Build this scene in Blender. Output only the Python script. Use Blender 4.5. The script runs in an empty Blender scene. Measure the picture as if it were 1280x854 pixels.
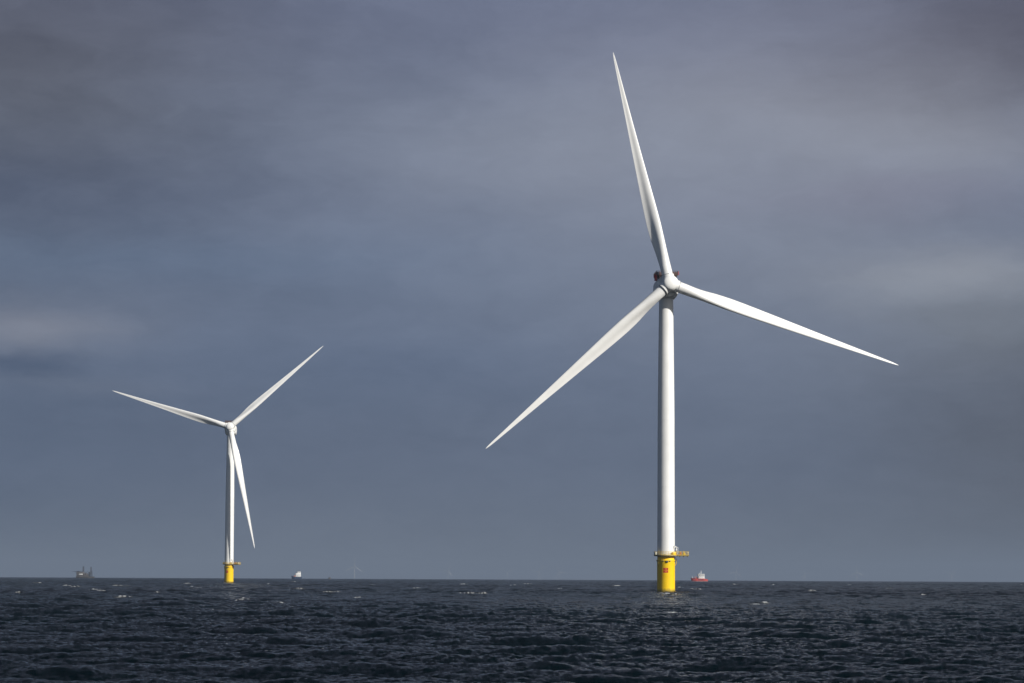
import bpy, bmesh, math, random
import numpy as np
from mathutils import Vector, Matrix

# ------------------------------------------------------------------ camera, world, sun, exposure
SC = bpy.context.scene
COL = SC.collection
REARTH = 7.4e6            # effective radius of the earth (with refraction)
CAM_H = 6.5
FPX = 3600.0              # focal length in pixels of a 1280 wide picture
PITCH = math.atan((720 - 427) / FPX)
ROLL = math.atan(0.0047)

cam_d = bpy.data.cameras.new('camera')
cam_d.sensor_width = 36; cam_d.sensor_fit = 'HORIZONTAL'
cam_d.lens = FPX / 1280 * 36
cam_d.clip_start = 0.5; cam_d.clip_end = 90000
cam = bpy.data.objects.new('camera', cam_d); COL.objects.link(cam)
F = Vector((0, math.cos(PITCH), math.sin(PITCH)))
R_ = Vector((1, 0, 0)); U_ = R_.cross(F)
RR = R_ * math.cos(ROLL) + U_ * math.sin(ROLL)
UU = -R_ * math.sin(ROLL) + U_ * math.cos(ROLL)
m = Matrix((RR, UU, -F)).transposed().to_4x4()
m.translation = (0, 0, CAM_H)
cam.matrix_world = m
SC.camera = cam

SUN_AZ = math.radians(127)      # clockwise from +Y seen from above
SUN_EL = math.radians(30)
sd = bpy.data.lights.new('sun', 'SUN'); sd.energy = 5.0; sd.angle = math.radians(0.5)
sd.color = (1.0, 0.965, 0.90)
sun = bpy.data.objects.new('sun', sd); COL.objects.link(sun)
svec = Vector((math.sin(SUN_AZ) * math.cos(SUN_EL), math.cos(SUN_AZ) * math.cos(SUN_EL), math.sin(SUN_EL)))
sun.rotation_euler = svec.to_track_quat('Z', 'Y').to_euler()
sun.location = (0, 0, 600)

SC.view_settings.view_transform = 'Standard'
SC.view_settings.look = 'None'
SC.view_settings.exposure = 0.2
SC.view_settings.gamma = 1
SC.cycles.max_bounces = 5
SC.cycles.volume_bounces = 0
SC.cycles.sample_clamp_indirect = 3

HAZE_DENSITY = 5.5e-5
HAZE_COLOR = (0.285, 0.355, 0.475)

def lin(c):
    return tuple(((v / 255) / 12.92 if v <= 10 else (((v / 255) + 0.055) / 1.055) ** 2.4) for v in c)

class NT:
    """small helper for node trees"""
    def __init__(s, tree): s.t = tree; s.n = tree.nodes; s.l = tree.links
    def node(s, kind, **kw):
        n = s.n.new(kind)
        for k, v in kw.items(): setattr(n, k, v)
        return n
    def put(s, sock, v):
        if isinstance(v, bpy.types.NodeSocket): s.l.new(v, sock)
        else: sock.default_value = v
    def math(s, op, a, b=None, c=None, clamp=False):
        n = s.node('ShaderNodeMath', operation=op); n.use_clamp = clamp
        s.put(n.inputs[0], a)
        if b is not None: s.put(n.inputs[1], b)
        if c is not None: s.put(n.inputs[2], c)
        return n.outputs[0]
    def vmath(s, op, a, b=None, out=0, scale=None):
        n = s.node('ShaderNodeVectorMath', operation=op)
        s.put(n.inputs[0], a)
        if b is not None: s.put(n.inputs[1], b)
        if scale is not None: s.put(n.inputs['Scale'], scale)
        return n.outputs[out]
    def combine(s, x, y, z):
        n = s.node('ShaderNodeCombineXYZ')
        for i, v in enumerate((x, y, z)): s.put(n.inputs[i], v)
        return n.outputs[0]
    def sep(s, v):
        n = s.node('ShaderNodeSeparateXYZ'); s.put(n.inputs[0], v); return n.outputs
    def maprange(s, v, a, b, c=0.0, d=1.0, smooth=False):
        n = s.node('ShaderNodeMapRange')
        if smooth: n.interpolation_type = 'SMOOTHSTEP'
        s.put(n.inputs[0], v); n.inputs[1].default_value = a; n.inputs[2].default_value = b
        n.inputs[3].default_value = c; n.inputs[4].default_value = d
        return n.outputs[0]
    def noise(s, vec, scale, detail=4.0, rough=0.5, color=False, dist=0.0):
        n = s.node('ShaderNodeTexNoise')
        s.put(n.inputs['Vector'], vec); n.inputs['Scale'].default_value = scale
        n.inputs['Detail'].default_value = detail; n.inputs['Roughness'].default_value = rough
        n.inputs['Distortion'].default_value = dist
        return n.outputs['Color' if color else 'Fac']
    def ramp(s, v, stops):
        n = s.node('ShaderNodeValToRGB'); cr = n.color_ramp; cr.interpolation = 'EASE'
        while len(cr.elements) < len(stops): cr.elements.new(0.5)
        for e, (p, c) in zip(cr.elements, stops): e.position = p; e.color = (*c, 1)
        s.put(n.inputs[0], v); return n.outputs[0]
    def mix(s, f, a, b, blend='MIX'):
        n = s.node('ShaderNodeMix', data_type='RGBA', blend_type=blend)
        s.put(n.inputs[0], f)
        for i, v in ((6, a), (7, b)):
            s.put(n.inputs[i], v if isinstance(v, bpy.types.NodeSocket) else (*v, 1))
        return n.outputs[2]

# ---- storm sky: a cloud deck laid out over azimuth and elevation, open sky behind the viewer
W = bpy.data.worlds.new('World'); SC.world = W; W.use_nodes = True
W.node_tree.nodes.clear()
T = NT(W.node_tree)
SKY_STRENGTH = 0.1
gen = T.node('ShaderNodeTexCoord').outputs['Generated']
d0 = T.vmath('NORMALIZE', gen)
xyz = T.sep(d0)
az = T.math('ARCTAN2', xyz[0], xyz[1])
el = T.math('ARCSINE', xyz[2])
ae = T.combine(az, el, 0.0)                 # radians
w1 = T.noise(T.vmath('MULTIPLY', ae, (11.0, 34.0, 1.0)), 1.0, 7, 0.64, color=True)
w1 = T.vmath('SUBTRACT', w1, (0.5, 0.5, 0.5))
aew = T.vmath('ADD', ae, T.vmath('MULTIPLY', w1, (0.060, 0.022, 0.0)))

def rad(px, py): return ((px - 640) / FPX, (720 - py) / FPX)
BLOBS = [  # centre and size in 1/3600 rad, change of brightness per channel
    (-20, 110, 330, 190, (-.34, -.40, -.46)),
    (1010, 190, 290, 230, (.30, .21, .11)),
    (-20, 240, 260, 60, (-.22, -.18, -.12)),
    (150, 325, 380, 30, (.00, .05, .07)),
    (35, 412, 115, 27, (.62, .42, .24)),
    (15, 462, 80, 14, (-.26, -.22, -.17)),
    (90, 484, 130, 10, (.14, .10, .06)),
    (640, 185, 210, 85, (.22, .15, .06)),
    (1290, 50, 210, 130, (-.38, -.43, -.44)),
    (1215, 180, 190, 48, (.34, .27, .18)),
    (980, 130, 220, 70, (.18, .12, .05)),
    (1205, 345, 135, 30, (.66, .50, .30)),
    (1250, 410, 110, 40, (.24, .18, .08)),
    (1130, 245, 150, 24, (-.02, -.07, -.05)),
    (1310, 560, 210, 190, (-.20, -.26, -.32)),
    (-10, 600, 260, 160, (-.24, -.19, -.14)),
    (480, 470, 260, 50, (-.10, -.07, -.04)),
    (880, 330, 260, 90, (.14, .09, .04)),
    (640, 715, 700, 22, (.02, .03, .04)),
]
acc = None
for (bx, by, sx, sy, amp) in BLOBS:
    c = rad(bx, by)
    q = T.vmath('MULTIPLY', T.vmath('SUBTRACT', aew, (c[0], c[1], 0)), (FPX / sx, FPX / sy, 0))
    r2 = T.vmath('DOT_PRODUCT', q, q, out=1)
    g = T.math('POWER', 2.71828, T.math('MULTIPLY', r2, -0.7))
    v = T.vmath('SCALE', amp, scale=g)
    acc = v if acc is None else T.vmath('ADD', acc, v)
n1 = T.noise(T.vmath('MULTIPLY', aew, (14.0, 46.0, 1.0)), 1.0, 6, 0.6)
n2 = T.noise(T.vmath('MULTIPLY', aew, (5.0, 16.0, 1.0)), 1.0, 3, 0.5)
n3 = T.noise(T.vmath('MULTIPLY', aew, (46.0, 95.0, 1.0)), 1.0, 8, 0.68, dist=0.3)
nn = T.math('ADD', T.math('MULTIPLY_ADD', n1, 0.30, -0.15), T.math('MULTIPLY_ADD', n2, 0.22, -0.11))
nn = T.math('ADD', nn, T.math('MULTIPLY_ADD', n3, 0.30, -0.15))
acc = T.vmath('ADD', acc, T.vmath('SCALE', (1.1, 1.0, 0.85), scale=nn))
mult = T.vmath('MAXIMUM', T.vmath('ADD', acc, (1, 1, 1)), (0.25, 0.25, 0.25))
EMAX = 1.2
def ep(y): return (720 - y) / FPX / EMAX
base = T.ramp(T.math('DIVIDE', el, EMAX), [
    (0.0, lin((102, 113, 131))), (ep(560), lin((96, 109, 132))), (ep(400), lin((104, 118, 143))),
    (ep(190), lin((114, 127, 153))), (ep(0), lin((107, 117, 143))),
    (0.26, lin((78, 83, 102))), (0.42, lin((50, 54, 68))), (0.75, lin((48, 52, 66))), (1.0, lin((66, 72, 88)))])
cloud = T.vmath('MULTIPLY', T.vmath('MULTIPLY', base, mult), (0.885, 0.868, 0.845))
cloud = T.vmath('SCALE', cloud, scale=1.0 / SKY_STRENGTH)
sky = T.node('ShaderNodeTexSky', sky_type='NISHITA')
sky.sun_disc = False; sky.sun_elevation = SUN_EL; sky.sun_rotation = SUN_AZ
sky.air_density = 1.0; sky.dust_density = 1.5; sky.ozone_density = 1.5
fac = T.maprange(T.math('ADD', xyz[1], T.math('MULTIPLY_ADD', n2, 0.5, -0.25)), 0.45, -0.6, 0.0, 0.4, smooth=True)
bg = T.node('ShaderNodeBackground'); bg.inputs['Strength'].default_value = SKY_STRENGTH
T.put(bg.inputs['Color'], T.mix(fac, cloud, sky.outputs[0]))
T.l.new(bg.outputs[0], T.node('ShaderNodeOutputWorld').inputs['Surface'])

# ------------------------------------------------------------------ helpers
def curve_z(x, y): return -(x * x + y * y) / (2 * REARTH)
SHIP_K = 0.62     # ships stand nearer than the distance their sizes are written for, and are scaled to suit
def at_px(px, dist):
    """sea-level point at a distance, in the direction of a picture column"""
    x = dist * (px - 640 + ROLL * 298) * math.cos(PITCH) / FPX
    return Vector((x, dist, curve_z(x, dist)))

def material(name, color, rough=0.5, metal=0.0, wear=0.08, wear_scale=0.6, streak=0.0, bump=0.0, coat=0.0, spec=0.5, band=None):
    mt = bpy.data.materials.new(name); mt.use_nodes = True
    mt.node_tree.nodes.clear(); t = NT(mt.node_tree)
    p = t.node('ShaderNodeBsdfPrincipled')
    obj = t.node('ShaderNodeTexCoord').outputs['Object']
    n = t.noise(obj, wear_scale, 5, 0.6)
    dark = tuple(c * (1 - wear * 2.2) for c in color); lite = tuple(min(1, c * (1 + wear)) for c in color)
    col = t.mix(t.maprange(n, 0.3, 0.7), dark, lite)
    if streak:
        ns = t.noise(t.vmath('MULTIPLY', obj, (2.4, 2.4, 0.05)), 1.0, 4, 0.6)
        col = t.mix(t.math('MULTIPLY', t.maprange(ns, 0.52, 0.78), streak), col, tuple(c * 0.55 for c in color))
    if band:   # (top z, colour): splash zone with growth and rust near the water
        z = t.sep(obj)[2]
        zz = t.math('ADD', z, t.math('MULTIPLY', t.noise(t.vmath('MULTIPLY', obj, (1.5, 1.5, .4)), 1.0, 4, 0.6), -1.6))
        col = t.mix(t.math('MULTIPLY', t.maprange(zz, band[0], band[0] - 1.2), 0.8), col, band[1])
    t.put(p.inputs['Base Color'], col)
    t.put(p.inputs['Roughness'], t.maprange(n, 0.2, 0.8, rough * 0.85, min(1, rough * 1.15)))
    p.inputs['Metallic'].default_value = metal
    p.inputs['Coat Weight'].default_value = coat
    p.inputs['Specular IOR Level'].default_value = spec
    t.l.new(p.outputs[0], t.node('ShaderNodeOutputMaterial').inputs['Surface'])
    return mt

M_WHITE = material('white_paint', (0.76, 0.76, 0.74), 0.45, wear=0.035, wear_scale=0.12, streak=0.22)
M_BLADE = material('blade_gelcoat', (0.76, 0.755, 0.735), 0.38, wear=0.03, wear_scale=0.12)
M_COLLAR = material('blade_bearing_grey', (0.30, 0.31, 0.32), 0.5)
M_YELLOW = material('yellow_paint', (0.92, 0.59, 0.0), 0.5, wear=0.03, wear_scale=0.4, streak=0.18, band=(1.1, (0.11, 0.10, 0.035)))
M_YRAIL = material('yellow_rail', (0.72, 0.50, 0.06), 0.5, wear=0.1)
M_GRATE = material('galvanised_grating', (0.20, 0.17, 0.10), 0.6, wear=0.15, wear_scale=2)
M_REDMARK = material('red_marking', (0.42, 0.022, 0.008), 0.5, wear=0.04)
M_ORANGE = material('orange_marking', (0.80, 0.22, 0.08), 0.5, wear=0.04)
M_BROWN = material('hoist_netting', (0.075, 0.035, 0.026), 0.7, wear=0.2, wear_scale=1.5)
M_RED = material('red_paint', (0.42, 0.015, 0.012), 0.5, wear=0.08)
M_GREYEQ = material('grey_equipment', (0.42, 0.44, 0.42), 0.5)
M_DARK = material('dark_steel', (0.06, 0.065, 0.07), 0.6)
M_SHIPRED = material('ship_red', (0.52, 0.05, 0.035), 0.5, wear=0.12, wear_scale=0.2)
M_SHIPPINK = material('ship_boot_stripe', (0.62, 0.30, 0.28), 0.5, wear=0.12, wear_scale=0.3)
M_SHIPWHITE = material('ship_white', (0.74, 0.74, 0.72), 0.5, wear=0.05, wear_scale=0.3)
M_SHIPBLUE = material('ship_blue', (0.015, 0.03, 0.07), 0.5, wear=0.1, wear_scale=0.3)
M_SHIPGREY = material('ship_grey', (0.045, 0.04, 0.034), 0.6, wear=0.15, wear_scale=0.2)
M_SHIPTAN = material('ship_superstructure_grey', (0.11, 0.10, 0.095), 0.6, wear=0.12, wear_scale=0.2)
M_SHIPDARK = material('ship_dark', (0.035, 0.04, 0.05), 0.6)
M_GLASS = material('dark_window', (0.01, 0.012, 0.015), 0.15)
M_SHIPORANGE = material('lifeboat_orange', (0.65, 0.16, 0.02), 0.5)

class MB:
    """collects shapes, builds one mesh object"""
    def __init__(s): s.bm = bmesh.new()
    def box(s, c, size, rz=0.0, bevel=0.0, taper=1.0):
        r = bmesh.ops.create_cube(s.bm, size=1)
        vs = r['verts']
        for v in vs:
            k = taper if v.co.z > 0 else 1.0
            v.co = Vector((v.co.x * size[0] * k, v.co.y * size[1] * k, v.co.z * size[2]))
        if bevel:
            es = list({e for v in vs for e in v.link_edges})
            q = bmesh.ops.bevel(s.bm, geom=es, offset=bevel, segments=2, affect='EDGES', profile=0.5)
            vs = list({v for f in q['faces'] for v in f.verts} | {v for v in vs if v.is_valid})
        mt = Matrix.Translation(c) @ Matrix.Rotation(rz, 4, 'Z')
        for v in vs: v.co = mt @ v.co
        return s
    def tube(s, a, b, r0, r1=None, seg=12, cap=True):
        r1 = r0 if r1 is None else r1
        a = Vector(a); b = Vector(b); d = b - a
        q = d.to_track_quat('Z', 'Y').to_matrix().to_4x4()
        r = bmesh.ops.create_cone(s.bm, cap_ends=cap, segments=seg, radius1=r0, radius2=r1, depth=d.length)
        mt = Matrix.Translation((a + b) / 2) @ q
        for v in r['verts']: v.co = mt @ v.co
        return s
    def path(s, pts, r, seg=8):
        for a, b in zip(pts[:-1], pts[1:]): s.tube(a, b, r, seg=seg)
        return s
    def lathe(s, prof, seg=64, axis='Z', cap0=True, cap1=True, sx=1.0, sy=1.0):
        rings = []
        for (r, z) in prof:
            ring = []
            for i in range(seg):
                a = 2 * math.pi * i / seg
                x, y = r * math.cos(a) * sx, r * math.sin(a) * sy
                co = (x, y, z) if axis == 'Z' else (x, z, y)
                ring.append(s.bm.verts.new(co))
            rings.append(ring)
        for r0, r1 in zip(rings[:-1], rings[1:]):
            for i in range(seg):
                j = (i + 1) % seg
                s.bm.faces.new((r0[i], r0[j], r1[j], r1[i]))
        if cap0: s.bm.faces.new(rings[0][::-1])
        if cap1: s.bm.faces.new(rings[-1])
        return s
    def arc_patch(s, R, a0, a1, z0, z1, thick, n=10):
        o = [[], []]
        for k, rr in enumerate((R, R + thick)):
            for z in (z0, z1):
                o[k].append([s.bm.verts.new((rr * math.sin(a0 + (a1 - a0) * i / n), -rr * math.cos(a0 + (a1 - a0) * i / n), z)) for i in range(n + 1)])
        (ib, it), (ob, ot) = o
        for i in range(n):
            s.bm.faces.new((ob[i], ob[i + 1], ot[i + 1], ot[i]))
            s.bm.faces.new((it[i], it[i + 1], ib[i + 1], ib[i]))
            s.bm.faces.new((ot[i], ot[i + 1], it[i + 1], it[i]))
            s.bm.faces.new((ib[i], ib[i + 1], ob[i + 1], ob[i]))
        s.bm.faces.new((ib[0], ob[0], ot[0], it[0])); s.bm.faces.new((ib[n], it[n], ot[n], ob[n]))
        return s
    def mesh(s, name, mat, smooth=40):
        bmesh.ops.recalc_face_normals(s.bm, faces=s.bm.faces)
        me = bpy.data.meshes.new(name); s.bm.to_mesh(me); s.bm.free()
        if smooth:
            me.shade_smooth()
            me.set_sharp_from_angle(angle=math.radians(smooth))
        me.materials.append(mat)
        return me
    def build(s, name, mat, parent=None, smooth=40, mw=None, label=None):
        return link(name, s.mesh(name, mat, smooth), parent, mw, label)

def build_each(mb, name, mat, parent, mw=None):
    """every loose piece of the collected shapes becomes an object of its own"""
    bm = mb.bm; bm.verts.ensure_lookup_table(); seen = set(); groups = []
    for v in bm.verts:
        if v in seen: continue
        st = [v]; seen.add(v); g = []
        while st:
            a = st.pop(); g.append(a)
            for e in a.link_edges:
                b = e.other_vert(a)
                if b not in seen: seen.add(b); st.append(b)
        groups.append(g)
    for g in groups:
        n = MB(); mp = {v: n.bm.verts.new(v.co) for v in g}
        for f in {f for v in g for f in v.link_faces}: n.bm.faces.new([mp[v] for v in f.verts])
        n.build(name, mat, parent, mw=mw)
    bm.free()

def link(name, me, parent=None, mw=None, label=None):
    o = bpy.data.objects.new(name, me); COL.objects.link(o)
    if parent is not None: o.parent = parent
    if mw is not None: o.matrix_local = mw
    if label: o['label'] = label
    return o

def thing(name, label, cat, loc, rz=0.0, group=None):
    o = bpy.data.objects.new(name, None); COL.objects.link(o)
    o.empty_display_size = 2
    o.location = loc; o.rotation_euler = (0, 0, rz)
    o['label'] = label; o['category'] = cat
    if group: o['group'] = group
    return o

# ------------------------------------------------------------------ the sea
def ocean_tile(N, L, lam_min, lam_max, U, seed, wdir, spread=3.0):
    rng = np.random.default_rng(seed)
    k1 = 2 * np.pi * np.fft.fftfreq(N, L / N)
    kx, ky = np.meshgrid(k1, k1, indexing='ij')
    k = np.hypot(kx, ky); k[0, 0] = 1
    g = 9.81; om = np.sqrt(g * k); op = 0.877 * g / U
    S = 0.0081 * g * g / om ** 5 * np.exp(-1.25 * (op / om) ** 4) * 2.4 ** np.exp(-(om - op) ** 2 / (2 * 0.08 ** 2 * op ** 2))
    S = S * 0.5 * np.sqrt(g / k) / k
    th = np.arctan2(ky, kx) - wdir
    sp = spread / (1 + 0.10 * (om / op - 1).clip(0))
    D = np.abs(np.cos(th / 2)) ** (2 * sp) / 2.0
    lam = 2 * np.pi / k
    band = 1 / (1 + (lam_min / lam) ** 8) / (1 + (lam / lam_max) ** 8)
    A = np.sqrt(S * D * band) * (2 * np.pi / L); A[0, 0] = 0
    h0 = A * (rng.standard_normal((N, N)) + 1j * rng.standard_normal((N, N)))
    f = lambda a: (np.fft.ifft2(a) * N * N).real
    H = f(h0); DX = f(-1j * kx / k * h0); DY = f(-1j * ky / k * h0)
    jxx = f(kx * kx / k * h0); jyy = f(ky * ky / k * h0); jxy = f(kx * ky / k * h0)
    return H, DX, DY, (jxx, jyy, jxy), L

def sample(F_, L, x, y):
    N = F_.shape[0]
    u = (x / L * N) % N; v = (y / L * N) % N
    i = np.floor(u).astype(np.int32); j = np.floor(v).astype(np.int32)
    a = (u - i).astype(np.float32); b = (v - j).astype(np.float32)
    i %= N; j %= N; i1 = (i + 1) % N; j1 = (j + 1) % N
    return F_[i, j] * (1 - a) * (1 - b) + F_[i1, j] * a * (1 - b) + F_[i, j1] * (1 - a) * b + F_[i1, j1] * a * b

WHITECAPS = [  # picture column, row where it shows, half width (m), height (m)
    (90, 732, 4.5, .75), (100, 733.5, 2.5, .5), (153, 732.5, 4.5, .65), (122, 737.5, 2.5, .6), (131, 739, 3.0, .55), (158, 746, 1.5, .4),
    (163, 745, .8, .3), (302, 750, 1.6, .35), (306, 749, .8, .3), (237, 729.5, 3, .5), (247, 734.5, 2.2, .5), (251, 735, 1.5, .4), (294, 736.5, 1.6, .4), (250, 748.5, 1.0, .35),
    (54, 729, 2.5, .5), (336, 730, 2.2, .5), (368, 727.5, 3, .4), (374, 737, 2.4, .45), (410, 740.5, 1.4, .4), (420, 740.5, 1.6, .4),
    (584, 741.5, 3.8, .7), (604, 742, 1.6, .55), (580, 730.5, 2.5, .5), (640, 732, 2.6, .5), (644, 731.6, 2.0, .5), (660, 730, 5, .3), (349, 754, .9, .3),
    (331, 753, .8, .25), (917, 731, 3.4, .65), (872, 737, 2.2, .5), (865, 736, 2.0, .4), (850, 734.5, 2.0, .5), (881, 733, 2.6, .4),
    (945, 755, .9, .3), (955, 754, .8, .3), (843, 766, 1.3, .2), (1010, 738.5, 1.6, .45), (1014, 739, 1.4, .4), (1110, 735.5, 2.2, .45), (1222, 736.5, 1.4, .5),
    (1217, 764.5, .45, .2), (1271, 731, 2.4, .5), (967, 731, 2.2, .5), (820, 739, 1.6, .35), (770, 733, 2.2, .4), (700, 736, 1.6, .35), (520, 735, 1.8, .3),
    (465, 731, 2.2, .35), (200, 740, 1.2, .3), (30, 741, 1.4, .3), (1150, 744, 1.0, .25), (1060, 731, 2.0, .35), (448, 746, .9, .2),
    (832, 742.4, 4.0, .22), (286, 728.6, 4.5, .3)]

def build_sea():
    dense = np.radians(np.linspace(-14, 14, 1050))
    coarse = np.radians(np.linspace(14, 346, 112)[1:-1])
    azs = np.concatenate([dense, coarse])
    r = [3.0]
    while r[-1] < 110: r.append(r[-1] * 1.035)
    while r[-1] < 13000: r.append(r[-1] * (1 + 1 / 620))
    while r[-1] < 40000: r.append(r[-1] * 1.03)
    rs = np.array(r)
    nr, nc = len(rs), len(azs)
    RRm, AA = np.meshgrid(rs, azs, indexing='ij')
    X = RRm * np.sin(AA); Y = RRm * np.cos(AA)
    wdir = math.radians(90 - 8)
    TA = ocean_tile(1024, 251.0, 1.4, 60, 5.3, 5, wdir, 5.0)
    TB = ocean_tile(512, 37.3, 0.12, 1.4, 5.3, 11, wdir - 0.5, 2.5)
    print('wave std', TA[0].std(), TB[0].std())
    kA = 0.29 / TA[0].std()
    aabs = np.abs(((AA + np.pi) % (2 * np.pi)) - np.pi)
    wf = np.clip((math.radians(14.0) - aabs) / math.radians(1.2), 0, 1)
    wf = wf * wf * (3 - 2 * wf)
    wf = 0.35 * (aabs > math.radians(14)) * np.clip(RRm / 60, 0, 0) + wf
    wr = np.clip((RRm - 20) / 80, 0, 1)
    W_ = (wf * wr)
    Z = curve_z(X, Y)
    dX = np.zeros_like(X); dY = np.zeros_like(X)
    c, s = math.cos(0.12), math.sin(0.12)
    gust = 0.74 + 0.62 * np.clip(sample(TA[0], 251.0, X / 14 + 40, Y / 30) * kA + .4, 0, 1)
    for (tile, rot, amp, chop) in ((TA, 0.0, kA, 1.0), (TB, 0.5, kA, 1.0)):
        H, DX, DY, Jt, L = tile
        cc, ss = math.cos(rot), math.sin(rot)
        u = X * cc + Y * ss; v = -X * ss + Y * cc
        w = W_ * amp * gust
        if tile is TB: w = w * np.exp(-(RRm / 2200) ** 2) * 1.9
        Z += sample(H, L, u, v) * w
        a = sample(DX, L, u, v) * w * chop; b = sample(DY, L, u, v) * w * chop
        dX += a * cc - b * ss; dY += a * ss + b * cc
        if tile is TA:
            jx, jy, jz = (sample(q, L, u, v) * w for q in Jt)
            J = (1 - jx) * (1 - jy) - jz * jz
            crest = sample(H, L, u, v) * w
    foam = np.clip((0.10 - J) / 0.5, 0, 1) * (RRm > 100) * 0.45
    noise_f = sample(TB[0], 37.3, X * 1.7, Y * 1.7) / TB[0].std()
    # breaking crests
    rng = random.Random(3)
    caps = list(WHITECAPS)
    for _ in range(6):
        px = rng.uniform(-120, 1400)
        row = 726.5 + rng.random() ** 2.0 * 22
        hw = rng.uniform(.3, .9) * (1.6 if row < 736 else 0.6)
        caps.append((px, row, hw, rng.uniform(.06, .22)))
    for (px, py, hw, hh) in caps:
        tilt = (px - 640) * 0.0047
        dep = max(py - tilt * 1.0 - 720, 5.2)
        # distance at which the curved sea lies at that depression
        a2 = 1 / (2 * REARTH); bq = dep / FPX
        disc = bq * bq - 4 * a2 * (CAM_H - 0.3)
        d = (bq - math.sqrt(disc)) / (2 * a2) if disc > 0 else 7000.0
        th = (px - 640 + ROLL * 298) * math.cos(PITCH) / FPX
        i0, i1 = np.searchsorted(rs, [d - 12, d + 14])
        j0, j1 = np.searchsorted(dense, [th - hw * 4 / d - .001, th + hw * 4 / d + .001])
        if i1 <= i0 or j1 <= j0: continue
        sl = (slice(i0, i1), slice(j0, j1))
        # slide to the highest crest close by
        colm = crest[i0:i1, (j0 + j1) // 2]
        dc = rs[i0 + int(np.argmax(colm))]
        lx = (AA[sl] - th) * d; ly = RRm[sl] - dc
        ly = ly + 0.35 * np.sin(lx * 1.3 + px)
        g = np.exp(-(lx / hw) ** 2 * (1 + .3 * np.sin(3 * lx / hw + px)) - (ly / (.7 + d / 1200)) ** 2)
        Z[sl] += g * hh * min(1, d / 900) * (0.75 + .25 * np.sin(lx * 5 / hw + py))
        foam[sl] = np.maximum(foam[sl], np.clip(g * 1.5 * (0.42 + .55 * noise_f[sl]), 0, 1))
    X2 = X + dX; Y2 = Y + dY
    co = np.stack([X2, Y2, Z], -1).reshape(-1, 3)
    co = np.concatenate([co, [[0, 0, 0]]]).astype(np.float32)
    i = np.arange(nr - 1)[:, None]; j = np.arange(nc)[None, :]; j2 = (j + 1) % nc
    q = np.stack([i * nc + j, i * nc + j2, (i + 1) * nc + j2, (i + 1) * nc + j], -1).reshape(-1, 4)
    q = q[:, ::-1]
    jj = np.arange(nc)
    tri = np.stack([np.full(nc, nr * nc), (jj + 1) % nc, jj], -1)
    me = bpy.data.meshes.new('sea')
    me.vertices.add(len(co)); me.vertices.foreach_set('co', co.ravel())
    idx = np.concatenate([q.ravel(), tri.ravel()]).astype(np.int32)
    me.loops.add(len(idx)); me.loops.foreach_set('vertex_index', idx)
    starts = np.concatenate([np.arange(len(q)) * 4, len(q) * 4 + np.arange(nc) * 3]).astype(np.int32)
    me.polygons.add(len(starts)); me.polygons.foreach_set('loop_start', starts)
    me.update(calc_edges=True)
    me.shade_smooth()
    for nm, arr in (('foam', foam),):
        at = me.attributes.new(nm, 'FLOAT', 'POINT')
        at.data.foreach_set('value', np.append(arr.ravel(), 0).astype(np.float32))
    mt = bpy.data.materials.new('sea_water'); mt.use_nodes = True; mt.node_tree.nodes.clear()
    t = NT(mt.node_tree)
    p = t.node('ShaderNodeBsdfPrincipled')
    pos = t.node('ShaderNodeNewGeometry').outputs['Position']
    dist = t.vmath('LENGTH', pos, out=1)
    fm = t.node('ShaderNodeAttribute', attribute_name='foam').outputs['Fac']
    big = t.noise(t.vmath('MULTIPLY', pos, (0.004, 0.0015, 0)), 1.0, 3, 0.5)
    col = t.mix(t.maprange(big, 0.35, 0.65), (0.0010, 0.0032, 0.005), (0.0014, 0.008, 0.011))
    fn = t.noise(pos, 2.2, 5, 0.65)
    fmask = t.math('MULTIPLY', fm, t.maprange(fn, 0.32, 0.55, 0.35, 1.0), clamp=True)
    t.put(p.inputs['Base Color'], t.mix(fmask, col, (0.78, 0.80, 0.80)))
    rg = t.maprange(dist, 150, 3000, SEA_R0, SEA_R1)
    t.put(p.inputs['Roughness'], t.math('ADD', rg, t.math('MULTIPLY', fmask, 0.6), clamp=True))
    p.inputs['IOR'].default_value = 1.19
    p.inputs['Specular IOR Level'].default_value = SEA_SPEC
    rip = t.noise(t.vmath('MULTIPLY', pos, (0.45, 1.5, 1.0)), 3.6, 6, 0.66)
    b = t.node('ShaderNodeBump'); t.put(b.inputs['Distance'], t.maprange(dist, 200, 1300, 0.30, 1.3))
    t.put(b.inputs['Strength'], t.maprange(dist, 200, 1300, 0.45, 1.0))
    t.put(b.inputs['Height'], rip)
    t.l.new(b.outputs[0], p.inputs['Normal'])
    t.l.new(p.outputs[0], t.node('ShaderNodeOutputMaterial').inputs['Surface'])
    me.materials.append(mt)
    o = bpy.data.objects.new('sea', me); COL.objects.link(o)
    o['kind'] = 'structure'
    return o
SEA_R0, SEA_R1, SEA_SPEC = 0.06, 0.15, 0.15
build_sea()

# ------------------------------------------------------------------ haze (real air between the viewer and the far turbines)
def build_haze():
    b = MB(); b.box((0, 16000, 57), (84000, 68000, 390))
    me = b.mesh('haze', bpy.data.materials.new('haze_air'), smooth=0)
    mt = me.materials[0]; mt.use_nodes = True; mt.node_tree.nodes.clear(); t = NT(mt.node_tree)
    v = t.node('ShaderNodeVolumePrincipled')
    v.inputs['Color'].default_value = (*HAZE_COLOR, 1)
    v.inputs['Density'].default_value = HAZE_DENSITY
    v.inputs['Anisotropy'].default_value = 0.0
    t.l.new(v.outputs[0], t.node('ShaderNodeOutputMaterial').inputs['Volume'])
    o = link('haze', me); o['kind'] = 'stuff'; o['label'] = 'thin sea haze in the air out to the horizon'
    o['category'] = 'haze'
build_haze()

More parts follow.
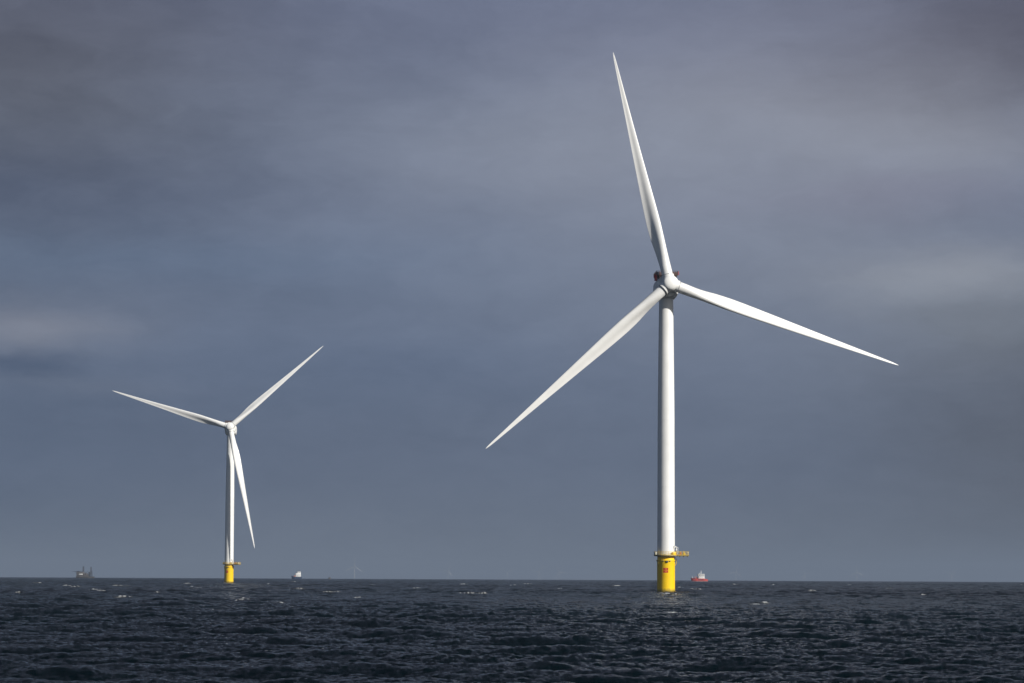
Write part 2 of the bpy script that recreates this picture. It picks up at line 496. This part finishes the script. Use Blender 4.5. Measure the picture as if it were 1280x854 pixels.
# ------------------------------------------------------------------ wind turbines
def interp(tab, x):
    xs, ys = zip(*tab)
    # smooth monotone interpolation
    return float(np.interp(x, xs, ys))

CHORD = [(2.6, 4.5), (6, 4.5), (9, 4.55), (14, 5.0), (20, 5.75), (26, 6.0), (33, 5.6), (43, 4.75), (55, 3.8), (70, 2.7), (85, 1.7), (95, 1.05), (99, .75), (101, .35), (101.8, .06)]
THICK = [(2.6, 1.0), (7, .98), (10, .88), (15, .62), (22, .43), (32, .33), (50, .26), (75, .21), (102, .18)]
TWIST = [(2.6, 22), (15, 22), (24, 18), (38, 11), (55, 6), (80, 2), (102, 0)]
BLEND = [(2.6, 0), (7, 0), (20, 1), (102, 1)]

def blade_mesh(pitch_deg):
    """blade along +Z, front (upwind) is -Y, leading edge +X"""
    bm = bmesh.new(); n = 28; rings = []
    sts = np.concatenate([np.linspace(2.6, 30, 34), np.linspace(31, 95, 46), np.linspace(96, 101.8, 10)])
    # smooth the tables a little
    dense_r = np.linspace(2.6, 101.8, 500)
    def sm(tab, w=9):
        y = np.interp(dense_r, *zip(*tab)); k = np.hanning(w * 2 + 3); k /= k.sum()
        yp = np.pad(y, len(k) // 2, mode='reflect', reflect_type='odd'); return np.convolve(yp, k, 'valid')
    ch, tk, tw, bl = sm(CHORD, 8), sm(THICK, 12), sm(TWIST, 14), sm(BLEND, 14)
    for r in sts:
        c, t, w, b = (float(np.interp(r, dense_r, a)) for a in (ch, tk, tw, bl))
        c = max(c, .05); b = min(1, max(0, b))
        ang = math.radians(w + pitch_deg)
        ring = []
        for i in range(n):
            a = 2 * math.pi * i / n
            # circle
            cx, cy = .5 * math.cos(a), .5 * math.sin(a)
            # airfoil, LE at +x; quarter-chord pitch axis
            s = (1 - math.cos(a)) / 2            # 0 at LE .. 1 at TE
            yt = 5 * (0.2969 * math.sqrt(s) - .126 * s - .3516 * s * s + .2843 * s ** 3 - .1036 * s ** 4)
            half = yt * t
            cu = min(1, max(0, (s - .35) / .5)); cu = cu * cu * (3 - 2 * cu)
            ay = half if math.sin(a) >= 0 else -half * 0.85 * (1 - .7 * cu)
            ay += 0.018 * math.sin(math.pi * s)
            ax = .42 - s
            x = (cx * (1 - b) + ax * b) * c
            y = (cy * t * (1 - b) + ay * b) * c
            X = x * math.cos(ang) + y * math.sin(ang)
            Y = -x * math.sin(ang) + y * math.cos(ang)
            # slight bend of the blade out of the rotor plane
            Y += 0.6 * math.sin(math.pi * (r / 102)) 
            ring.append(bm.verts.new((X, Y, r)))
        rings.append(ring)
    for r0, r1 in zip(rings[:-1], rings[1:]):
        for i in range(n):
            j = (i + 1) % n; bm.faces.new((r0[i], r0[j], r1[j], r1[i]))
    bm.faces.new(rings[0][::-1]); bm.faces.new(rings[-1])
    bmesh.ops.recalc_face_normals(bm, faces=bm.faces)
    me = bpy.data.meshes.new('blade'); bm.to_mesh(me); bm.free(); me.shade_smooth()
    me.materials.append(M_BLADE)
    return me

def railing_path(mb, pts, h=1.5, r=0.075, step=1.5, closed=False, mid=2):
    pts = [Vector(p) for p in pts]
    if closed: pts.append(pts[0])
    for a, b in zip(pts[:-1], pts[1:]):
        L = (b - a).length; k = max(1, round(L / step))
        for i in range(k): 
            p = a.lerp(b, i / k); mb.tube(p, p + Vector((0, 0, h)), r, seg=6)
        for q in range(mid + 1):
            z = Vector((0, 0, h * (q + 1) / (mid + 1)))
            mb.tube(a + z, b + z, r, seg=6)
    mb.tube(pts[-1], pts[-1] + Vector((0, 0, h)), r, seg=6)

def rotor_frame(yaw, tilt, hub_local):
    """matrix with -Y = axis towards the wind, Z up in the rotor plane"""
    return Matrix.Translation(hub_local) @ Matrix.Rotation(yaw, 4, 'Z') @ Matrix.Rotation(-tilt, 4, 'X')

def make_turbine(label, loc, rz, yaw, tilt, cone, azi, hub_h, overhang, group, pitch, blade_scale):
    root = thing('wind_turbine', label, 'wind turbine', loc, rz, group)
    RP = 3.68
    # --- foundation
    mb = MB(); mb.lathe([(RP, -9), (RP, 13.0), (RP + .02, 13.05), (RP - .08, 13.1), (RP - .08, 14.95)], 96)
    fnd = mb.build('foundation', M_YELLOW, root)
    mb = MB(); mb.lathe([(RP + .02, 13.05), (RP + .22, 13.08), (RP + .22, 13.42), (RP - .02, 13.45)], 96, cap0=False, cap1=False)
    mb.build('flange_ring', M_YELLOW, fnd)
    mb = MB()
    for a in (-66, -20, 22, 68, 112, 158, 204, 250):
        t = math.radians(a); mb.box(((RP + .28) * math.sin(t), -(RP + .28) * math.cos(t), 13.05), (.4, .4, .4), rz=t, bevel=.05)
    build_each(mb, 'mooring_bracket', M_GRATE, fnd)
    mb = MB(); t = math.radians(-53)
    mb.tube(((RP + .25) * math.sin(t), -(RP + .25) * math.cos(t), 11.7), ((RP + .25) * math.sin(t), -(RP + .25) * math.cos(t), 13.7), .13, seg=8)
    mb.build('marker_pole', M_YRAIL, fnd)
    mb = MB(); t0 = math.radians(4)
    mb.box((RP * math.sin(t0) * 1.06, -RP * math.cos(t0) * 1.06, 12.75), (.8, .35, .8), rz=t0, bevel=.05)
    mb.build('junction_box', M_DARK, fnd)
    mb = MB(); pts = []
    for k in range(9):
        q = k / 8; rr = RP + .12 + .55 * math.sin(math.pi * q)
        t = math.radians(82); pts.append((rr * math.sin(t), -rr * math.cos(t), 14.6 - 3.4 * q))
    mb.path(pts, .11); mb.build('cable_conduit', M_YRAIL, fnd)
    # --- sign: two rows of red marking with a paler centre
    mb = MB(); A = math.radians(-5); hw = 1.0 / RP
    for z0 in (8.2, 9.25): mb.arc_patch(RP + .004, A - hw, A + hw, z0, z0 + .92, .012)
    sg = mb.build('sign', M_REDMARK, fnd, smooth=30)
    mb = MB()
    for z0 in (8.45, 9.5):
        mb.arc_patch(RP + .018, A - .30 / RP, A - .06 / RP, z0, z0 + .5, .008, 4)
        mb.arc_patch(RP + .018, A + .06 / RP, A + .36 / RP, z0, z0 + .5, .008, 4)
    build_each(mb, 'sign_lettering', M_ORANGE, fnd)
    # --- platform
    mb = MB(); mb.lathe([(RP - .2, 14.96), (4.9, 14.96), (4.95, 15.0), (4.95, 15.38), (4.9, 15.42), (RP - .5, 15.42)], 48)
    mb.box((6.9, -.2, 15.19), (4.6, 5.2, .42))
    for x in (5.6, 7.2, 8.8): mb.box((x, -.2, 14.82), (.22, 5.0, .30))
    plat = mb.build('work_platform', M_GRATE, root)
    mb = MB(); mb.lathe([(4.97, 15.34), (5.03, 15.34), (5.03, 15.58), (4.97, 15.58), (4.97, 15.34)], 48, cap0=False, cap1=False)
    mb.box((6.95, -2.86, 15.46), (4.5, .08, .24)); mb.box((9.26, -.2, 15.46), (.08, 5.35, .24)); mb.box((6.95, 2.46, 15.46), (4.5, .08, .24))
    mb.build('edge_beam', M_YRAIL, plat)
    mb = MB(); arc = []
    a0 = math.radians(30); a1 = math.radians(330)
    for k in range(25):
        a = a0 + (a1 - a0) * k / 24; arc.append((4.85 * math.cos(a), 4.85 * math.sin(a), 15.42))
    railing_path(mb, arc, h=1.45, r=.06, step=1.3)
    railing_path(mb, [(4.3, 2.35, 15.42), (9.15, 2.35, 15.42), (9.15, -2.75, 15.42), (4.3, -2.75, 15.42)], h=1.45, r=.06)
    mb.build('railing', M_YRAIL, plat)
    mb = MB(); mb.box((-4.4, -1.3, 16.1), (.9, 1.5, 1.25), rz=.3, bevel=.06); mb.build('storage_box', M_GREYEQ, plat)
    mb = MB(); mb.box((3.0, -3.2, 16.05), (1.4, .8, 1.2), rz=.35, bevel=.06); mb.build('equipment_cabinet', M_YELLOW, plat)
    mb = MB(); mb.box((5.9, -1.9, 16.05), (.7, .7, 1.2), bevel=.05); mb.build('hydrant_box', M_RED, plat)
    mb = MB(); mb.box((7.3, -1.9, 15.9), (1.1, .8, .95), bevel=.05); mb.tube((7.2, -1.9, 16.4), (7.2, -1.9, 17.1), .15, seg=8)
    mb.build('winch', M_YRAIL, plat)
    mb = MB(); mb.box((8.75, -1.6, 16.1), (.7, 1.4, 1.3), bevel=.05); mb.build('crate', M_GREYEQ, plat)
    mb = MB(); mb.tube((4.35, -1.6, 15.42), (4.35, -1.6, 18.2), .22, .18, seg=10)
    mb.tube((4.35, -1.6, 18.1), (3.2, -2.4, 19.3), .17, .14, seg=8); mb.tube((3.2, -2.4, 19.3), (4.9, -3.2, 18.3), .14, .10, seg=8)
    mb.tube((4.9, -3.2, 18.3), (4.9, -3.2, 16.2), .05, seg=6); mb.box((4.2, -1.6, 17.6), (.6, .5, .6), bevel=.05)
    mb.build('davit_crane', M_SHIPWHITE, plat)
    # --- tower
    ztop = hub_h - 4.3
    prof = [(3.62, 15.44), (3.62, 16.0)]
    for k in range(1, 13):
        q = k / 12; z = 16 + (ztop - 16) * q
        prof.append((3.6 - .25 * q - .42 * max(0, q - .55) / .45, z))
    mb = MB(); mb.lathe(prof, 96); tw = mb.build('tower', M_WHITE, root)
    for q in (.26, .52, .77):
        z = 16 + (ztop - 16) * q; rr = 3.6 - .25 * q - .42 * max(0, q - .55) / .45
        mb = MB(); mb.lathe([(rr - .01, z - .11), (rr + .03, z - .1), (rr + .03, z + .1), (rr - .01, z + .11)], 96, cap0=False, cap1=False)
        mb.build('section_joint', M_WHITE, tw)
    # --- nacelle (frame: -Y upwind)
    yw = yaw - rz
    hub_local = Matrix.Rotation(yw, 3, 'Z') @ Vector((0, -overhang, 0)); hub_local.z = hub_h
    fr = rotor_frame(yw, tilt, hub_local)
    mb = MB()
    mb.lathe([(2.6, 2.4), (4.3, 2.5), (4.6, 2.8), (4.6, 5.3), (4.4, 5.6), (3.9, 5.7)], 72, axis='Y')          # generator drum
    secs = [(5.45, .93), (5.9, .98), (8, 1.0), (13, 1.0), (15.2, .93), (16.2, .74), (16.6, .4)]; rings = []
    for (yy, sc) in secs:
        ring = []
        for i in range(64):
            a = 2 * math.pi * i / 64; ca, sa = math.cos(a), math.sin(a)
            ex = .55
            ring.append(mb.bm.verts.new((4.7 * sc * math.copysign(abs(ca) ** ex, ca), yy, -.55 + 4.35 * sc * math.copysign(abs(sa) ** ex, sa))))
        rings.append(ring)
    for q0, q1 in zip(rings[:-1], rings[1:]):
        for i in range(64): mb.bm.faces.new((q0[i], q0[(i + 1) % 64], q1[(i + 1) % 64], q1[i]))
    mb.bm.faces.new(rings[0]); mb.bm.faces.new(rings[-1])
    nac = mb.build('nacelle', M_WHITE, root, mw=fr)
    mb = MB(); mb.lathe([(2.98, -5.0), (3.05, -4.4), (3.3, -4.1), (3.3, -3.4)], 64)
    mb.build('yaw_ring', M_WHITE, root, mw=Matrix.Translation((0, 0, hub_h)))
    # hoist platform on the back of the roof
    zt = 4.9
    mb = MB(); mb.box((0, 9.0, zt), (9.0, 7.0, .25))
    for x in (-3, 0, 3): mb.box((x, 9, zt - .65), (.25, 6.6, 1.1))
    hp = mb.build('hoist_platform', M_BROWN, nac)
    mb = MB()
    P4 = [(-4.5, 5.5, zt + .12), (4.5, 5.5, zt + .12), (4.5, 12.5, zt + .12), (-4.5, 12.5, zt + .12)]
    railing_path(mb, P4, h=1.5, r=.07, step=1.2, closed=True)
    for k in range(12):
        x = -4.1 + .745 * k
        mb.box((x, 5.5, zt + .75), (.62, .04, 1.1)); mb.box((x, 12.5, zt + .75), (.62, .04, 1.1))
    for k in range(8):
        y = 6.0 + .83 * k
        mb.box((-4.5, y, zt + .75), (.04, .62, 1.1)); mb.box((4.5, y, zt + .75), (.04, .62, 1.1))
    mb.build('hoist_railing', M_BROWN, nac)
    mb = MB(); mb.box((-4.75, 6.2, 3.7), (1.0, .8, 2.6), bevel=.06)
    mb.tube((4.75, 5.3, zt - .1), (4.75, 5.3, zt + 1.5), .13, seg=8)
    build_each(mb, 'warning_light_bracket', M_RED, nac)
    mb = MB(); mb.box((-3.6, 5.75, 2.55), (.8, .35, .6), bevel=.05); mb.build('service_hatch', M_SHIPWHITE, nac)
    mb = MB(); mb.tube((1.5, 14, zt + .1), (1.5, 14, zt + 2.6), .07, seg=6); mb.tube((-1.5, 14, zt + .1), (-1.5, 14, zt + 2.4), .07, seg=6)
    build_each(mb, 'wind_sensor_mast', M_DARK, nac)
    # hub with spinner
    fr2 = fr @ Matrix.Rotation(azi, 4, 'Y')
    mb = MB()
    mb.lathe([(.02, -3.55), (.8, -3.52), (1.7, -3.38), (2.45, -3.05), (2.9, -2.65), (3.04, -2.3), (3.04, -2.2), (2.94, -2.17), (2.96, -2.08), (3.16, -1.95), (3.25, -1.2), (3.3, 0), (3.28, 1.2), (3.05, 2.2), (2.6, 2.6)], 72, axis='Y')
    for k in range(3):
        a = 2 * math.pi * k / 3; d = Vector((math.sin(a), 0, math.cos(a)))
        mb.tube(d * 1.5, d * 3.75, 2.62, 2.5, seg=48)
    mb.build('hub', M_BLADE, root, mw=fr2)
    bme = blade_mesh(pitch)
    cme = MB(); cme.lathe([(2.2, 3.8), (2.34, 3.81), (2.34, 3.98), (2.2, 3.99)], 48); cme = cme.mesh('blade_bearing', M_COLLAR)
    for k in range(3):
        mtx = fr @ Matrix.Rotation(azi + k * 2 * math.pi / 3, 4, 'Y') @ Matrix.Rotation(cone, 4, 'X') @ Matrix.Scale(blade_scale, 4)
        bl = link('blade', bme, root, mtx)
        link('blade_bearing', cme, bl)
    return root

tp = at_px(832.5, 1188)
G = 'yellow based wind turbines in the foreground'
near_turbine = make_turbine('largest and nearest white wind turbine on a yellow foundation, one blade pointing up', tp, 0.0,
    math.radians(6.6), math.radians(5.4), math.radians(-3.8), math.radians(-12.0), 126.7, 8.6, G, 7, 1.006)
tp2 = at_px(286.1, 2338)
far_turbine = make_turbine('smaller second wind turbine at left on a yellow foundation, one blade hanging beside its tower', tp2, math.radians(-16),
    math.radians(0.8), math.radians(8.0), math.radians(-1.5), math.radians(-72.6), 125.9, 8.6, G, 3, 0.993)

# ------------------------------------------------------------------ turbines of the wind farm beyond the horizon (copies of one low detail turbine)
def ghost_meshes():
    mb = MB()
    mb.lathe([(3.6, -6), (3.6, 16), (3.5, 60), (2.95, 123.5)], 24)
    body = mb.mesh('tower', M_CLOUDSHADED)
    mb = MB(); mb.lathe([(.1, -3.5), (2.2, -3.2), (3.2, -1.2), (3.2, 2.4), (4.3, 2.6), (4.3, 6), (3.9, 9), (3.5, 15), (1, 16.4)], 24, axis='Y')
    nac = mb.mesh('nacelle', M_CLOUDSHADED)
    bl = blade_mesh(6); bl.materials[0] = M_CLOUDSHADED
    return body, nac, bl
M_CLOUDSHADED = material('cloud_shaded_white', (0.38, 0.39, 0.40), 0.5)  # far turbines' white paint with distant cloud shade put into the colour
gb, gn, gbl = ghost_meshes()
GH = [  # column, distance, rotor azimuth, label
    (443, 25500, 3, 'palest tall wind turbine on the horizon just right of the tiny grey boat'),
    (560, 31500, 25, 'ghostly pale wind turbine midway between the tiny boat and the large turbine'),
    (634, 34500, 62, 'ghostly pale wind turbine below the lower left blade tip of the large turbine'),
    (673, 33000, 40, 'middle one of three ghostly pale wind turbines on the horizon left of the large turbine'),
    (699, 33500, 95, 'ghostly pale wind turbine on the horizon, nearest on the left of the large turbine'),
    (920, 31000, 15, 'faint pale wind turbine on the horizon just right of the red ship'),
    (1006, 34500, 80, 'faint pale wind turbine on the horizon, second one right of the red ship'),
    (1071, 30500, 0, 'faint pale wind turbine on the horizon, third one right of the red ship'),
    (1189, 34000, 50, 'rightmost faint pale wind turbine on the horizon')]
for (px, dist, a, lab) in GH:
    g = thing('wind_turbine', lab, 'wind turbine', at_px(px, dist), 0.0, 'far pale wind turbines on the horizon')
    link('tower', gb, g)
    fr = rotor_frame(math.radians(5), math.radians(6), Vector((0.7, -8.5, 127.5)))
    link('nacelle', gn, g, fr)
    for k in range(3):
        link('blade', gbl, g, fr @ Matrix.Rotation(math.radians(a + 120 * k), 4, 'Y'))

# ------------------------------------------------------------------ ships (bow towards -X)
def hull(mb, L, Bm, h, bow_h, stern_h, draft=3.0, bow_rake=4.0, n=24, z_off=0.0, z_top=None, proud=0.0):
    """lofted hull; if z_off/z_top are given only that strip is made (paint stripe)"""
    secs = []
    for i in range(n + 1):
        q = i / n
        x = -L / 2 + L * q
        w = Bm / 2 * min(1.0, (math.sin(min(1, q / .42) * math.pi / 2)) ** .8) * (1 - .12 * max(0, (q - .8) / .2))
        w = max(w, .12)
        top = h + (bow_h - h) * max(0, 1 - q / .28) ** 1.5 + (stern_h - h) * max(0, (q - .8) / .2)
        lo = -draft if z_top is None else z_off; hi = top if z_top is None else z_top
        ring = []
        for z in np.linspace(lo, hi, 5):
            f = (z + draft) / (top + draft)
            ww = w * (0.55 + .45 * min(1, f * 1.8)) + proud
            xx = x + (bow_rake * (1 - f)) * max(0, 1 - q / .3)
            if q == 0: xx -= proud
            ring.append((xx, ww, z))
        left = [mb.bm.verts.new((a, -b, c)) for a, b, c in ring]
        right = [mb.bm.verts.new((a, b, c)) for a, b, c in reversed(ring)]
        secs.append(left + right)
    for r0, r1 in zip(secs[:-1], secs[1:]):
        k = len(r0)
        for i in range(k):
            j = (i + 1) % k; mb.bm.faces.new((r0[i], r0[j], r1[j], r1[i]))
    mb.bm.faces.new(secs[0][::-1]); mb.bm.faces.new(secs[-1])

def window_band(mb, c, size, n, axis='x', hgt=1.0):
    x, y, z = c
    for k in range(n):
        off = (k + .5) / n - .5
        for s in (-1, 1):
            if axis == 'x': mb.box((x + off * size[0], y + s * (size[1] / 2 + .02), z), (size[0] / n * .7, .1, hgt))
            else: mb.box((x + s * (size[0] / 2 + .02), y + off * size[1], z), (.1, size[1] / n * .7, hgt))

# --- red supply ship
D = 7500; PXM = D / FPX
ship = thing('supply_ship', 'red ship with white bridge house and mast, just right of the large turbine', 'ship', at_px(873.8, D * SHIP_K), math.radians(6))
ship.scale = (SHIP_K, SHIP_K, SHIP_K)
L = 21.5 * PXM
mb = MB(); hull(mb, L, 13, 7.2, 9.2, 6.2); hl = mb.build('hull', M_SHIPRED, ship)
mb = MB(); hull(mb, L, 13, 7.2, 9.2, 6.2, z_off=.3, z_top=2.4, proud=.06); mb.build('waterline_stripe', M_SHIPPINK, hl)
mb = MB(); hull(mb, L * .93, 12.2, 8.2, 10.6, 6.4, draft=-6.0); mb.build('bulwark', M_SHIPRED, hl)
mb = MB(); mb.box((3.2, -6.4, 5.2), (15, .5, 1.9)); mb.build('dark_hull_strip', M_SHIPDARK, hl)  # plain dark strip along the hull side
for s in (0,):
    mb = MB(); mb.box((6.0, 0, 9.8), (16.5, 10, 4.4), bevel=.2); dh = mb.build('deckhouse', M_SHIPWHITE, ship)
    mb = MB(); window_band(mb, (6, 0, 10.4), (16.5, 10), 9, hgt=.7); build_each(mb, 'window', M_GLASS, dh)
    mb = MB(); mb.box((5.6, 0, 14.0), (15.5, 9.6, 4.2), bevel=.2); dh2 = mb.build('accommodation', M_SHIPWHITE, ship)
    mb = MB(); window_band(mb, (5.6, 0, 14.3), (15.5, 9.6), 8, hgt=.7); build_each(mb, 'window', M_GLASS, dh2)
    mb = MB(); mb.box((4.6, 0, 18.1), (17.5, 11.5, 4.0), bevel=.3, taper=1.03); br = mb.build('bridge', M_SHIPWHITE, ship)
    mb = MB(); window_band(mb, (4.6, 0, 18.2), (17.6, 11.7), 10, hgt=1.5); window_band(mb, (4.6, 0, 18.2), (17.6, 11.5), 6, axis='y', hgt=1.5); build_each(mb, 'window', M_GLASS, br)
    mb = MB(); mb.tube((5.5, 0, 20), (5.5, 0, 29.5), .75, .3, seg=8); mb.box((5.5, 0, 23.5), (4.2, 3.6, .5)); mb.box((5.5, 0, 26), (2.6, 2.6, .4)); mb.tube((1.5, 0, 20), (1.5, 0, 23), .5, seg=6)
    mb.build('mast', M_SHIPWHITE, ship)
    mb = MB(); mb.box((12.6, -3.4, 12.5), (2.2, 2.2, 8), bevel=.3); mb.build('funnel', M_SHIPWHITE, ship)
    mb = MB(); mb.tube((-17.5, 0, 8), (-17.5, 0, 14.5), .7, .4, seg=8); mb.build('foremast', M_SHIPWHITE, ship)
    mb = MB(); mb.tube((-8, -2, 8), (-8, -2, 12.6), .6, seg=8); mb.tube((-8, -2, 12.4), (-13.5, -2, 11.2), .45, .3, seg=8); mb.tube((-5, 2, 8), (-5, 2, 12.5), .6, seg=8)
    build_each(mb, 'deck_crane', M_SHIPORANGE, ship)
    mb = MB(); mb.box((-4.5, 0, 9.6), (4, 6, 2.6), bevel=.1); mb.box((-12.5, 0, 9.2), (3, 5, 1.8), bevel=.1); build_each(mb, 'deck_cargo', M_BROWN, ship)

# --- blue hulled ship
D = 9000; PXM = D / FPX
ship = thing('cargo_ship', 'dark blue hulled ship with a white superstructure, on the horizon right of the second turbine', 'ship', at_px(370.6, D * SHIP_K), math.radians(14))
ship.scale = (SHIP_K, SHIP_K, SHIP_K)
L = 13.2 * PXM
mb = MB(); hull(mb, L, 13, 8.4, 11.5, 8.0, draft=4, bow_rake=3); hl = mb.build('hull', M_SHIPBLUE, ship)
mb = MB(); mb.box((4.5, 0, 13.3), (16.5, 12.0, 11), bevel=.3); ac = mb.build('superstructure', M_SHIPWHITE, ship)
mb = MB()
for z in (11, 14, 16.6): window_band(mb, (4.5, 0, z), (16.5, 12.0), 8, hgt=.7)
build_each(mb, 'window', M_GLASS, ac)
mb = MB(); mb.box((7.0, 0, 21.3), (11, 11.5, 5.0), bevel=.3); br = mb.build('bridge', M_SHIPWHITE, ship)
mb = MB(); window_band(mb, (7.0, 0, 22.0), (11, 11.5), 6, hgt=1.3); window_band(mb, (7.0, 0, 22.0), (11, 11.5), 6, axis='y', hgt=1.3); build_each(mb, 'window', M_GLASS, br)
mb = MB(); mb.tube((2.0, 0, 18), (2.0, 0, 27.5), .7, .4, seg=8); mb.tube((8, 0, 23.5), (8, 0, 31), .7, .3, seg=8); mb.box((8, 0, 27), (3, 4, .5)); mb.build('mast', M_SHIPTAN, ship)
mb = MB(); mb.box((-6.5, -4.6, 10.2), (4.5, 2.4, 2.4), bevel=.5); mb.build('lifeboat', M_SHIPORANGE, ship)
mb = MB(); mb.tube((-11, 0, 9), (-11, 0, 14), .4, seg=6); mb.build('foremast', M_SHIPTAN, ship)

# --- grey offshore vessel with a helicopter deck
D = 9000; PXM = D / FPX
ship = thing('offshore_vessel', 'grey offshore vessel with helicopter deck and tall lattice cranes, far left on the horizon', 'ship', at_px(107.2, D * SHIP_K), math.radians(174))
ship.scale = (SHIP_K, SHIP_K, SHIP_K)
L = 23.5 * PXM
def fx(px): return -(px - 107.2) * PXM      # ship faces right
mb = MB(); hull(mb, L, 18, 5.4, 6.2, 6.0, draft=4, bow_rake=7); hl = mb.build('hull', M_SHIPGREY, ship)
mb = MB(); mb.box((fx(100.3), 0, 12.5), (8.6 * PXM, 15, 14.5), bevel=.3); ac = mb.build('accommodation', M_SHIPTAN, ship)
mb = MB()
for z in (9, 16.5): window_band(mb, (fx(100.3), 0, z), (8.6 * PXM, 15), 10, hgt=1.0)
build_each(mb, 'window', M_GLASS, ac)
mb = MB(); mb.box((fx(101.6), 0, 12.8), (4.6 * PXM, 15.6, 3.0), bevel=.2); mb.build('white_band', M_SHIPWHITE, ac)
mb = MB(); mb.lathe([(9.3, 21.6), (9.8, 21.9), (9.8, 22.6)], 8, sx=.95, cap0=True); mb.box((fx(100.5), 0, 20.7), (8.4 * PXM, 14, 1.8))
for v in mb.bm.verts: pass
hd = mb.build('helicopter_deck', M_SHIPDARK, ship)
for v in hd.data.vertices:
    if v.co.z > 21.55: v.co.x += fx(99.6)
mb = MB()
for k in range(4): mb.tube((fx(96 + k), (-1) ** k * 5, 14), (fx(94 + k), (-1) ** k * 5, 21.7), .3, seg=6)
mb.build('deck_strut', M_SHIPDARK, hd)
def lattice(mb, x, y, z0, z1, w0, w1, bays):
    for sx in (-1, 1):
        for sy in (-1, 1):
            mb.tube((x + sx * w0, y + sy * w0, z0), (x + sx * w1, y + sy * w1, z1), .38, seg=6)
    for k in range(bays):
        a = k / bays; b = (k + 1) / bays
        wa = w0 + (w1 - w0) * a; wb = w0 + (w1 - w0) * b; za = z0 + (z1 - z0) * a; zb = z0 + (z1 - z0) * b
        for sy in (-1, 1):
            mb.tube((x - wa, y + sy * wa, za), (x + wb, y + sy * wb, zb), .22, seg=5)
            mb.tube((x + wa, y + sy * wa, za), (x - wb, y + sy * wb, zb), .22, seg=5)
            mb.tube((x + sy * wa, y - wa, za), (x + sy * wb, y + wb, zb), .22, seg=5)
mb = MB(); lattice(mb, fx(104.1), 0, 20, 37.5, 2.0, 1.5, 5); mb.build('lattice_leg', M_SHIPDARK, ship)
mb = MB(); lattice(mb, fx(113.8), 0, 5, 36, 2.6, .9, 8); mb.tube((fx(113.2), 0, 26), (fx(112.6), 0, 5), .35, seg=6); mb.tube((fx(115.2), 0, 24), (fx(116), 0, 5), .5, seg=6)
mb.build('derrick', M_SHIPDARK, ship)
mb = MB()
for (p, w, z, h) in ((105.8, 1.6, 11, 11), (108.4, 1.6, 12, 9), (110, 1.0, 9.5, 7), (107, 2.2, 7.5, 5), (109.6, 3, 6.8, 3.6)):
    mb.box((fx(p), 0, z), (w * PXM, 10, h), bevel=.2)
build_each(mb, 'deck_equipment', M_SHIPTAN, ship)
mb = MB(); mb.box((fx(111.6), 0, 13), (1.1 * PXM, 8, 15), bevel=.2); mb.tube((fx(107), 2, 16), (fx(110), 2, 22), .5, seg=6); mb.tube((fx(106.3), 2, 14), (fx(106.3), 2, 21.5), .6, seg=6)
mb.build('crane_house', M_SHIPDARK, ship)
mb = MB(); mb.box((fx(107.2), -6, 9.4), (1.2 * PXM, 3, 3.4), bevel=.3); mb.box((fx(109), -6, 8.6), (1.0 * PXM, 3, 2.4), bevel=.3); build_each(mb, 'container', M_SHIPWHITE, ship)

# --- tiny boat
D = 8800; PXM = D / FPX
ship = thing('work_boat', 'tiny dark grey boat on the horizon right of the blue hulled ship', 'boat', at_px(411.8, D * SHIP_K), math.radians(55))
ship.scale = (SHIP_K, SHIP_K, SHIP_K)
mb = MB(); hull(mb, 13, 6, 2.6, 3.6, 2.3, draft=1.5, bow_rake=1.5); mb.build('hull', M_SHIPDARK, ship)
mb = MB(); mb.box((1, 0, 4.5), (5.5, 4.6, 4.2), bevel=.2); wh = mb.build('wheelhouse', M_SHIPTAN, ship)
mb = MB(); window_band(mb, (1, 0, 5.2), (5.5, 4.6), 4, hgt=.9); build_each(mb, 'window', M_GLASS, wh)
mb = MB(); mb.tube((2, 0, 6.4), (2, 0, 9.6), .25, .12, seg=6); mb.tube((-4, 0, 3), (-4, 0, 6.5), .2, seg=6); mb.build('mast', M_SHIPDARK, ship)
